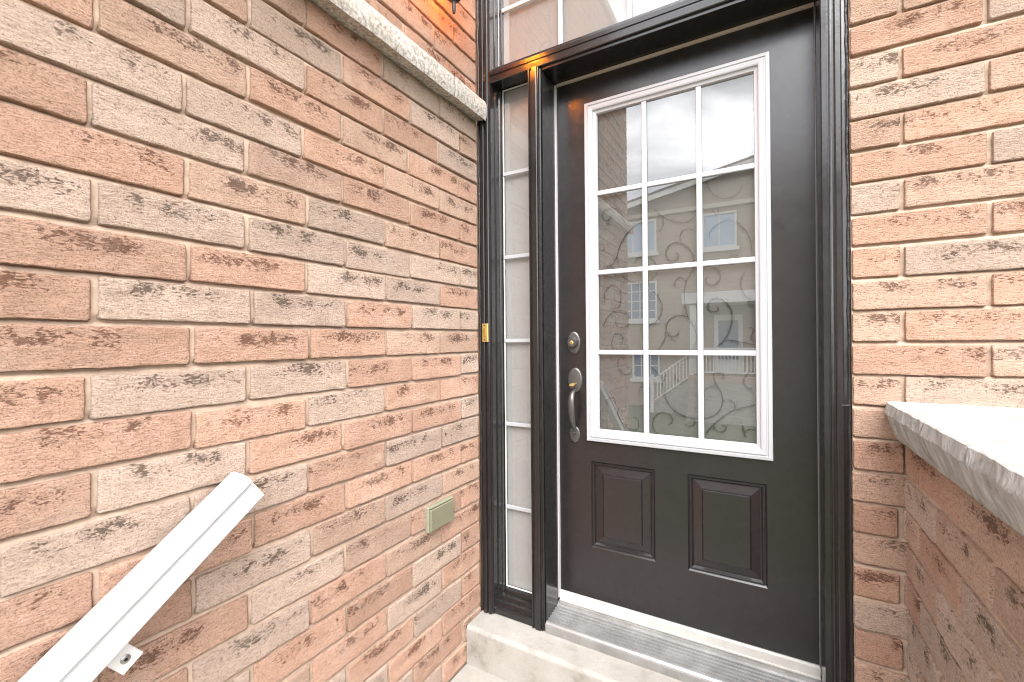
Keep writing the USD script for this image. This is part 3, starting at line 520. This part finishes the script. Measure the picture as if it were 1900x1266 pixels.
# wrought scrolls between the panes (in door millimetres from the lower left corner of the glass)
fpx, icx, icy = 823.456, 951.044, 630.219
def scr(u, v, y):
    d = F + (u - icx) / fpx * R + (icy - v) / fpx * U; t = (y - CY) / d[1]; return np.array([CX, CY, CZ]) + d * t
A = lambda *p: [(1120 + x / 3.42, 460 + y / 3.42) for x, y in p]
B = lambda *p: [(1100 + x / 5.9375, 320 + y / 5.9375) for x, y in p]
SCROLLS = [
    (A((590, 60), (570, 125), (520, 230), (513, 330), (540, 440), (582, 520), (582, 600), (562, 655)), 3.0), (A((520, 230), (512, 200), (482, 188), (456, 212), (462, 246)), 2.2), (A((513, 312), (530, 292), (555, 298), (548, 312)), 1.6),
    (A((545, 445), (480, 428), (425, 450), (398, 500), (408, 545), (440, 562), (472, 547), (476, 528)), 2.8), (A((398, 500), (392, 565), (372, 610), (340, 655)), 2.4), (A((430, 558), (440, 580), (455, 598)), 1.8),
    (A((715, 628), (768, 580), (808, 500), (815, 410), (780, 345), (720, 320), (672, 340), (665, 385), (695, 404), (728, 392), (724, 376)), 3.2), (A((765, 582), (840, 590), (900, 602), (985, 616)), 2.8), (A((840, 590), (865, 610), (870, 640)), 1.8),
    (A((636, 122), (700, 126), (740, 172), (724, 222), (672, 232), (646, 205), (660, 185)), 2.4), (A((895, 155), (872, 215), (885, 280), (940, 330), (965, 345)), 2.0), (A((945, 330), (915, 345), (925, 365), (950, 362)), 1.8),
    (A((700, 795), (715, 860), (752, 935), (747, 1010), (700, 1065), (620, 1082), (520, 1070), (430, 1010), (390, 935), (380, 850), (400, 800)), 3.0), (A((738, 905), (690, 880), (650, 895), (640, 940)), 2.0), (A((690, 800), (758, 797), (755, 835)), 2.0),
    (A((350, 1182), (312, 1130), (322, 1080), (372, 1042), (422, 1060), (437, 1095), (408, 1120)), 2.4), (A((648, 1184), (700, 1120), (762, 1070), (830, 1030), (900, 1012), (985, 985)), 3.0), (A((700, 1120), (722, 1160), (760, 1166), (776, 1142), (752, 1125)), 2.2),
    (A((828, 1030), (828, 985), (797, 963)), 2.0), (A((880, 1128), (892, 1165), (897, 1200)), 3.2), (A((897, 1170), (930, 1150), (965, 1160)), 2.2), (A((985, 788), (912, 802), (890, 850), (915, 887), (948, 882)), 2.2), (A((925, 505), (955, 520), (935, 560), (975, 590)), 2.4), (A((955, 520), (985, 505)), 2.0),
    (A((10, 350), (8, 290), (45, 240), (90, 248), (110, 300), (95, 370), (45, 385)), 1.8), (A((0, 500), (25, 440), (70, 405), (130, 402), (165, 450), (140, 500), (92, 500), (80, 460)), 1.8), (A((70, 640), (55, 580), (90, 540), (122, 570), (105, 605)), 1.8),
    (A((285, 490), (340, 460), (372, 390), (355, 320), (310, 272)), 2.6), (A((120, 180), (160, 205), (230, 220), (330, 170), (340, 120)), 2.2), (A((230, 920), (240, 880), (290, 890), (300, 940)), 1.6), (A((520, 1115), (555, 1130), (582, 1105), (560, 1085)), 2.0),
    (A((100, 700), (95, 760), (130, 800), (175, 790), (170, 762), (145, 765)), 1.8), (A((95, 1010), (100, 1080), (150, 1140), (210, 1150), (222, 1100), (190, 1075)), 1.8), (A((280, 740), (330, 780), (370, 830)), 2.0), (A((455, 800), (470, 840), (510, 850), (530, 830)), 1.8), (A((30, 1000), (25, 960), (60, 950), (75, 990)), 1.6),
    (B((680, 400), (780, 490), (900, 540), (1040, 540), (1115, 490)), 2.4), (B((770, 490), (778, 560), (725, 655)), 2.0), (B((120, 1035), (240, 980), (270, 900), (310, 780), (370, 680), (450, 600), (545, 548)), 2.6), (B((445, 600), (370, 570), (340, 520), (310, 440), (220, 390), (130, 420), (108, 480), (150, 530), (200, 500), (190, 470)), 2.2),
    (B((1112, 990), (1090, 880), (1000, 790), (900, 775), (820, 830), (808, 900), (860, 970), (930, 955), (942, 905), (915, 890)), 2.6), (B((1005, 790), (960, 720), (985, 650), (1060, 620), (1120, 655)), 2.0), (B((1755, 850), (1720, 700), (1620, 570), (1500, 522), (1390, 560), (1300, 640), (1290, 730)), 2.2),
    (B((460, 1005), (500, 940), (600, 930), (680, 980), (705, 1030)), 2.2), (B((270, 900), (283, 1045)), 2.0), (B((1500, 945), (1540, 905), (1600, 920)), 1.8), (B((1320, 400), (1370, 460), (1390, 400)), 1.8), (B((130, 600), (160, 560), (190, 590)), 1.6), (B((1250, 90), (1290, 190), (1380, 270), (1480, 285), (1580, 240), (1640, 150)), 1.6),
    (B((80, 800), (110, 790), (120, 850), (95, 870)), 1.6),
]
ys_ = YD + 0.0185
sg = UsdGeom.Xform.Define(stage, numbered(str(FD.GetPath()), 'scrollwork'))
for pts, w in SCROLLS:
    p3 = spline([scr(u, v, ys_) for u, v in pts], 8 * len(pts)); p3[:, 1] = ys_
    ok = (p3[:, 0] > PX0) & (p3[:, 0] < PX1) & (p3[:, 2] > PZ0) & (p3[:, 2] < PZ1); p3 = p3[ok]
    if len(p3) < 4: continue
    n = len(p3); r = w * (0.0007 if pts[0][1] > 480 else 0.00055) * (0.75 + 0.25 * np.sin(np.linspace(0.3, 2.9, n)))
    ms = [tube(p3, r, 6, 0.6)]
    for k in range(6, n - 4, 13):           # thorns
        t = p3[k + 1] - p3[k]; t /= np.linalg.norm(t) + 1e-9; nn = np.array([-t[2], 0, t[0]]) * (1 if (k // 13) % 2 else -1)
        ms.append(tube([p3[k], p3[k] + nn * 0.004 + t * 0.003, p3[k] + nn * 0.0075 + t * 0.008], [r[k] * .8, r[k] * .7, r[k] * .3], 5, 0.6))
    place('scroll', cat_(ms), IRON, sg, smooth=True)
# deadbolt and handle
def oval(cx, cz, rx, rz, y0, h, ch, mname=PEWTER):
    m = revolve([(0, -h), (1 - ch, -h), (1 - 0.35 * ch, -h * 0.8), (1, -h * 0.45), (1, 0), (0, 0)], 40)
    v = m.vertices.copy(); m.vertices = np.stack([cx + v[:, 0] * rx, y0 + v[:, 2], cz + v[:, 1] * rz], -1); return fix(m)
def cyl(cx, cz, prof, y0):       # profile (r, distance out)
    m = revolve([(0, 0)] + [(r, d) for r, d in prof][::1] + [(0, prof[-1][1])], 32); v = m.vertices.copy()
    m.vertices = np.stack([cx + v[:, 0], y0 - v[:, 2], cz + v[:, 1]], -1); return fix(m)
DB = UsdGeom.Xform.Define(stage, numbered(str(FD.GetPath()), 'deadbolt'))
dx, dz = 0.3690, 1.0460
place('oval_plate', oval(dx, dz, 0.0275, 0.0455, YD, 0.008, 0.18), PEWTER, DB, smooth=40)
place('lock_cylinder', cyl(dx, dz + 0.002, [(0.0215, 0.006), (0.0215, 0.020), (0.0185, 0.026), (0.0175, 0.028)], YD), PEWTER, DB, smooth=35)
place('keyhole', cat_([cyl(dx, dz + 0.001, [(0.0075, 0.028), (0.0075, 0.0305), (0.006, 0.0315)], YD)]), BRASS, DB, smooth=35)
place('key_slot', bx(dx - 0.001, dx + 0.001, YD - 0.0325, YD - 0.031, dz - 0.003, dz + 0.005), DARKM, DB)
HS = UsdGeom.Xform.Define(stage, numbered(str(FD.GetPath()), 'handle_set'))
hx, hz_ = 0.3735, 0.8955
place('oval_plate', oval(hx, hz_, 0.0305, 0.0500, YD, 0.009, 0.18), PEWTER, HS, smooth=40)
place('thumb_latch', loft([[(hx + sx * w, y, z - t) for sx, t in ((-1, 0), (1, 0), (1, 0.003), (-1, 0.003))] for y, z, w in ((YD - 0.006, hz_ - 0.012, 0.007), (YD - 0.020, hz_ - 0.011, 0.0085), (YD - 0.034, hz_ - 0.013, 0.011), (YD - 0.044, hz_ - 0.018, 0.010))]), BRASS, HS)
gp = spline([(hx, YD - 0.006, hz_ - 0.040), (hx, YD - 0.028, hz_ - 0.046), (hx, YD - 0.046, hz_ - 0.066), (hx, YD - 0.050, hz_ - 0.100), (hx, YD - 0.044, hz_ - 0.140), (hx, YD - 0.030, hz_ - 0.176), (hx, YD - 0.012, hz_ - 0.198), (hx - 0.001, YD - 0.003, hz_ - 0.212)], 44)
def grip(p):
    t = np.gradient(p, axis=0); t /= np.linalg.norm(t, axis=1, keepdims=True); a = np.tile([1.0, 0, 0], (len(p), 1)); b = np.cross(t, a)
    k = np.linspace(0, 1, len(p)); rx = np.interp(k, [0, .12, .3, .45, .7, .9, 1], [.007, .0085, .0125, .0135, .0105, .0075, .006]); ry = rx * np.interp(k, [0, .3, .6, 1], [1.0, .62, .62, .9])
    ang = np.arange(16) * 2 * np.pi / 16
    return loft(p[:, None] + np.cos(ang)[None, :, None] * a[:, None] * rx[:, None, None] + np.sin(ang)[None, :, None] * b[:, None] * ry[:, None, None])
place('grip', grip(gp), PEWTER, HS, smooth=50)
place('lower_rose', oval(hx - 0.004, 0.6745, 0.0225, 0.0335, YD, 0.007, 0.2), PEWTER, HS, smooth=40)
place('rose_screw', cyl(hx - 0.004, 0.683, [(0.0062, 0.006), (0.0062, 0.010), (0.0035, 0.014)], YD), PEWTER, HS, smooth=40)

# ------------------------------------------------------------------ small things on the walls
def xcyl(c, prof):
    m = revolve([(0, 0)] + prof + [(0, prof[-1][1])], 24); v = m.vertices.copy(); m.vertices = np.stack([c[0] + v[:, 2], c[1] + v[:, 0], c[2] + v[:, 1]], -1); return fix(m)
DBL = thing('doorbell', 'small brass doorbell plate screwed to the black casing by the brick corner', 'doorbell', (0.037, 0.0, 1.09))
place('plate', rings(0.0225, 1.0525, 0.0515, 1.1285, [(0, -0.0005), (0, -0.0035), (0.0015, -0.0048), (0.0060, -0.0050)], fill=True), BRASS, DBL)
place('button_slot', bev(0.0315, 0.0435, -0.0085, -0.0048, 1.073, 1.112, 0.0012), plain('aged_brass', (0.42, 0.27, 0.07), 0.4, metal=0.8), DBL)
for z in (1.0605, 1.1205): place('screw', cyl(0.034, z, [(0.0028, 0.0045), (0.0028, 0.0056), (0.0015, 0.0062)], 0.0), DARKM, DBL, smooth=40)

OB = thing('outlet_cover', 'olive beige weatherproof outlet box on the brick near the door foot', 'outlet box', (0.0, -0.268, 0.43))
yb0, yb1, zb0, zb1 = -0.340, -0.196, 0.381, 0.473
def xbox(x0, x1, ya, yb, za, zb, r=0.003): return bev(x0, x1, ya, yb, za, zb, r)
place('box_body', xbox(-0.004, 0.014, yb0, yb1, zb0, zb1, 0.004), OLIVE2, OB)
place('flip_lid', xbox(0.0145, 0.022, yb0 + 0.006, yb1 - 0.004, zb0 + 0.004, zb1 - 0.010, 0.003), OLIVE, OB)
place('hinge', tube([(0.016, yb0 + 0.008, zb1 - 0.0055), (0.016, yb1 - 0.008, zb1 - 0.0055)], 0.0035, 10), OLIVE2, OB, smooth=True)

for yy in (yb0 + 0.016, yb1 - 0.014): place('screw', xcyl(np.array([0.0215, yy, zb0 + 0.040]), [(0.0032, 0.0), (0.0032, 0.0012), (0.0018, 0.002)]), STEEL, OB, smooth=40)
HR = thing('handrail', 'white moulded handrail sloping down along the brick wall beside the stairs', 'handrail', (0.07, -1.0, 0.76))
tdir = np.array([0, -0.7982, -0.6024]); ndir = np.array([0, -0.6024, 0.7982]); P0 = np.array([0.0, -1.003, 0.762])
def sect(pts, k): 
    q = np.array(pts); return P0 + tdir * k + q[:, :1] * np.array([1.0, 0, 0]) + q[:, 1:] * ndir
lower = [(0.046, -0.048), (0.094, -0.048), (0.0975, -0.046), (0.099, -0.043), (0.099, -0.007), (0.0975, -0.0035), (0.093, -0.002), (0.047, -0.002), (0.042, -0.004), (0.041, -0.007), (0.041, -0.043), (0.043, -0.047)]
upper = [(0.040, -0.0015), (0.100, -0.0015), (0.1035, 0.0005), (0.1055, 0.004), (0.105, 0.009), (0.101, 0.015), (0.093, 0.0205), (0.082, 0.0235), (0.070, 0.0245), (0.058, 0.0235), (0.047, 0.0205), (0.039, 0.015), (0.035, 0.009), (0.0345, 0.004), (0.0365, 0.0005)]
place('rail_top', loft([sect(upper, 0.0), sect(upper, 1.55)]), RAILW, HR, smooth=45)
place('rail_body', loft([sect(lower, 0.0), sect(lower, 1.55)]), RAILW, HR, smooth=45)
ENDC = plain('rail_end_cap', (0.78, 0.74, 0.64), 0.45)
grow = lambda pts, d: [tuple(np.array(p) + (np.array(p) - np.mean(pts, 0)) / np.linalg.norm(np.array(p) - np.mean(pts, 0)) * d) for p in pts]
place('end_cap', loft([sect(grow(upper, -0.004), -0.0045), sect(grow(upper, 0.0004), -0.003), sect(grow(upper, 0.0004), -0.0002)]), ENDC, HR)
place('end_cap', loft([sect(grow(lower, -0.004), -0.0045), sect(grow(lower, 0.0004), -0.003), sect(grow(lower, 0.0004), -0.0002)]), ENDC, HR)
BK = UsdGeom.Xform.Define(stage, numbered(str(HR.GetPath()), 'wall_bracket'))
def plate3(x0, x1, k0, k1, n0, n1, r=0.002):
    m = bev(x0, x1, k0, k1, n0, n1, r); v = m.vertices.copy(); m.vertices = P0 + v[:, :1] * np.array([1.0, 0, 0]) + v[:, 1:2] * tdir + v[:, 2:] * ndir; return fix(m)
kc = 0.3152
BRW = plain('bracket_white', (0.58, 0.57, 0.55), 0.4)
place('flange', plate3(0.068, 0.0715, kc - 0.0185, kc + 0.0185, -0.101, -0.050, 0.0012), BRW, BK)
place('top_leg', plate3(0.044, 0.0679, kc - 0.0185, kc + 0.0185, -0.0525, -0.0485, 0.0012), BRW, BK)
place('stand_off', plate3(-0.003, 0.0678, kc - 0.006, kc + 0.006, -0.088, -0.076, 0.002), BRW, BK)
sc = P0 + tdir * kc + ndir * -0.081
place('screw', xcyl(np.array([0.0715, sc[1], sc[2]]), [(0.0075, 0.0), (0.0075, 0.0015), (0.005, 0.003)]), STEEL, BK, smooth=40)
place('screw_slot', xcyl(np.array([0.0745, sc[1], sc[2]]), [(0.0028, 0.0), (0.0028, 0.0006)]), DARKM, BK)

# lit wall lantern over the stone band (only its pointed foot hangs into view)
LN = thing('wall_lantern', 'black wall lantern giving a warm glow over the stone band, pointed foot', 'lantern', (0.0, -0.308, 2.45))
lc = np.array([0.12, -0.308]); LZ = 2.186
def lat(prof, sec=20): m = revolve(prof, sec); m.apply_translation((lc[0], lc[1], LZ)); return m
place('finial', lat([(0, 0), (0.0045, 0.003), (0.0062, 0.012), (0.0072, 0.030), (0.0055, 0.040), (0.010, 0.046), (0.020, 0.050), (0.026, 0.058), (0.014, 0.064), (0.012, 0.070), (0, 0.07)]), DARKM, LN, smooth=50)
place('tray', lat([(0, 0.069), (0.030, 0.072), (0.055, 0.082), (0.058, 0.090), (0.052, 0.094), (0, 0.094)], 6), DARKM, LN)
for k in range(6):
    a = k * math.pi / 3; c, s_ = math.cos(a), math.sin(a)
    place('glazing_bar', tube([(lc[0] + c * 0.052, lc[1] + s_ * 0.052, LZ + 0.09), (lc[0] + c * 0.072, lc[1] + s_ * 0.072, LZ + 0.28)], 0.003, 6), DARKM, LN)
AMB = mat('amber_glass', {'t': ('transparent_bsdf', {'color': (1.0, 0.72, 0.34)}), 'g': ('glossy_bsdf', {'roughness': 0.05}), 'f': ('fresnel', {'IOR': 1.5}), 'm': ('mix_closure', {})}, [('f.fac', 'm.fac'), ('t.BSDF', 'm.closure1'), ('g.BSDF', 'm.closure2')], 'm.closure')
place('glass_body', lat([(0.050, 0.095), (0.069, 0.279)], 6), AMB, LN)
place('roof', lat([(0.0, 0.281), (0.082, 0.281), (0.080, 0.290), (0.045, 0.320), (0.018, 0.345), (0.008, 0.375), (0, 0.38)], 6), DARKM, LN)
bulb = trimesh.creation.icosphere(3, 0.028); bulb.apply_translation((lc[0], lc[1], LZ + 0.17))
place('bulb', bulb, mat('bulb_light', {'e': ('emission', {'color': (1.0, 0.36, 0.035), 'strength': 36.0})}, [], 'e.emission'), LN, smooth=True)
place('arm', tube(spline([(0.002, -0.308, 2.42), (0.03, -0.308, 2.40), (0.05, -0.308, 2.46), (0.07, -0.308, 2.56), (0.12, -0.308, 2.566)], 24), 0.006, 8), DARKM, LN, smooth=True)
place('back_plate', xcyl(np.array([0.001, -0.308, 2.42]), [(0.05, 0.0), (0.05, 0.006), (0.035, 0.014)]), DARKM, LN, smooth=40)

# ------------------------------------------------------------------ house across the street (seen reflected in the glass)
HB = mat('house_brick', {'g': ('texture_coordinate', {}), 's': ('separate_xyz', {}), 'c': ('combine_xyz', {}), 'b': ('brick_texture', {'scale': 2.0, 'color1': (0.35, 0.28, 0.215), 'color2': (0.31, 0.245, 0.188), 'mortar': (0.36, 0.305, 0.25), 'mortar_size': 0.012, 'brick_width': 0.55, 'row_height': 0.18}),
                         'p': ('principled_bsdf', {'roughness': 0.95, 'specular_ior_level': 0.1})},
         [('g.object', 's.vector'), ('s.x', 'c.x'), ('s.z', 'c.y'), ('c.vector', 'b.vector'), ('b.color', 'p.base_color')], 'p.BSDF')
SHING = plain('shingles', (0.16, 0.135, 0.115), 0.9, var=0.3, vscale=6)
HTRIM = plain('house_trim', (0.60, 0.59, 0.565), 0.5)
HGLASS = plain('house_window_glass', (0.10, 0.15, 0.22), 0.08, spec=0.8)
HCURT = plain('house_curtain', (0.36, 0.44, 0.55), 0.6)
HY = -15.85
OH = thing('brick_house', 'tan brick house with white windows and porch, mirrored in the door glass', 'house', (0, -19, -1.56))
place('wall', bx(-4.6, 5.6, HY - 8, HY, -1.6, 5.95), HB, OH)
gx0, gxp, gx1, gz0, gzp = -5.0, 0.9, 6.8, 6.10, 7.26
place('gable_wall', ext_y([(-4.6, 5.955), (5.6, 5.955), (5.6, 6.25), (gxp, gzp - 0.16), (-4.6, 6.12)], HY - 0.3, HY - 0.02), HB, OH)
place('eave_band', bx(-4.75, 5.75, HY - 0.28, HY + 0.12, 5.80, 5.952), plain('frieze', (0.46, 0.42, 0.35), 0.6), OH)
def slope(xa, za, xb, zb, t, y0, y1, dz): return ext_y([(xa, za), (xb, zb), (xb, zb + t), (xa, za + t)], y0, y1)
rf = place('roof', cat_([slope(gx0, gz0 - 0.03, gxp - 0.003, gzp, 0.1, HY - 8.2, HY + 0.42, 0), slope(gxp + 0.003, gzp, gx1, gz0 - 0.4, 0.1, HY - 8.2, HY + 0.42, 0)]), SHING, OH)
place('rake_trim', cat_([slope(gx0, gz0 - 0.24, gxp - 0.003, gzp - 0.2, 0.19, HY + 0.424, HY + 0.47, 0), slope(gxp + 0.003, gzp - 0.2, gx1, gz0 - 0.6, 0.19, HY + 0.424, HY + 0.47, 0)]), HTRIM, OH)
def hwin(x0, x1, z0, z1, nx, nz, gm):
    w = UsdGeom.Xform.Define(stage, numbered(str(OH.GetPath()), 'window'))
    place('frame', rings(x0, z0, x1, z1, [(0, -(HY)), (0, -(HY + .05)), (0.07, -(HY + .05)), (0.07, -(HY + .012))]).apply_transform(np.diag([1, -1, 1, 1])), HTRIM, w)
    place('pane', bx(x0 + .07, x1 - .07, HY + 0.003, HY + 0.010, z0 + .07, z1 - .07), gm, w)
    for k in range(1, nx): x = x0 + (x1 - x0) * k / nx; place('glazing_bar', bx(x - .022, x + .022, HY + 0.0105, HY + 0.03, z0 + .071, z1 - .071), HTRIM, w)
    for k in range(1, nz): z = z0 + (z1 - z0) * k / nz; place('glazing_bar', bx(x0 + .071, x1 - .071, HY + 0.0108, HY + 0.026, z - .018, z + .018), HTRIM, w)
    place('sill', bx(x0 - .08, x1 + .08, HY + 0.002, HY + 0.10, z0 - .13, z0 - .003), HTRIM, w)
hwin(-4.0, -2.64, 4.42, 5.70, 3, 1, HCURT); hwin(-1.0, 0.14, 4.34, 5.62, 2, 1, HCURT)
hwin(-3.95, -2.63, 1.79, 3.30, 4, 4, HGLASS); hwin(-3.6, -2.55, -0.5, 0.52, 3, 2, HGLASS); hwin(2.6, 4.4, 4.34, 5.62, 3, 1, HCURT)
place('porch_beam', bx(-1.5, 3.2, HY + 0.02, HY + 1.5, 2.25, 2.62), HTRIM, OH)
for x in (-1.15, 1.2, 2.9): place('porch_column', bev(x - .11, x + .11, HY + 1.2, HY + 1.42, -0.18, 2.248, 0.02), HTRIM, OH)
dr = UsdGeom.Xform.Define(stage, numbered(str(OH.GetPath()), 'door'))
place('door_leaf', bx(-0.62, 0.30, HY + 0.004, HY + 0.05, -0.18, 1.9), HTRIM, dr)
place('door_glass', bx(-0.48, 0.16, HY + 0.0505, HY + 0.06, 0.3, 1.7), HGLASS, dr)
place('porch_base', bx(-1.3, 3.3, HY + 0.01, HY + 1.55, -1.6, -0.19), HB, OH)
for k in range(7): place('step', bx(-1.31 - 0.19 * (k + 1), -1.31 - 0.19 * k, HY + 0.1, HY + 1.5, -1.6, -0.19 - 0.175 * (k + 1)), CONC, OH)
for k in range(5): place('step', bx(-1.2, 3.3, HY + 1.551 + 0.24 * k, HY + 1.79 + 0.24 * k, -1.6, -0.42 - 0.23 * k), CONC, OH)
rl = UsdGeom.Xform.Define(stage, numbered(str(OH.GetPath()), 'railing'))
yr = HY + 1.5
place('top_rail', bx(-1.0, 3.2, yr - .03, yr + .03, 0.68, 0.74), HTRIM, rl); place('bottom_rail', bx(-1.0, 3.2, yr - .025, yr + .025, -0.10, -0.05), HTRIM, rl)
for k in range(38): place('baluster', bx(-0.95 + k * .11 - .016, -0.95 + k * .11 + .016, yr - .016, yr + .016, -0.049, 0.679), HTRIM, rl)
xa, xb = -2.45, -1.15
zt = lambda x: -0.33 + (x - xa) / (xb - xa) * 0.98
place('stair_rail', slope(xa, zt(xa) - .06, xb, zt(xb) - .06, .06, yr - .03, yr + .03, 0), HTRIM, rl); place('stair_rail', slope(xa, zt(xa) - .82, xb, zt(xb) - .82, .05, yr - .025, yr + .025, 0), HTRIM, rl)
for k in range(1, 12): x = xa + (xb - xa) * k / 12; place('baluster', bx(x - .016, x + .016, yr - .016, yr + .016, zt(x) - .77, zt(x) - .06), HTRIM, rl)
place('newel_post', bev(xa - .13, xa - .01, yr - .06, yr + .06, -1.58, -0.22, .01), HTRIM, rl)
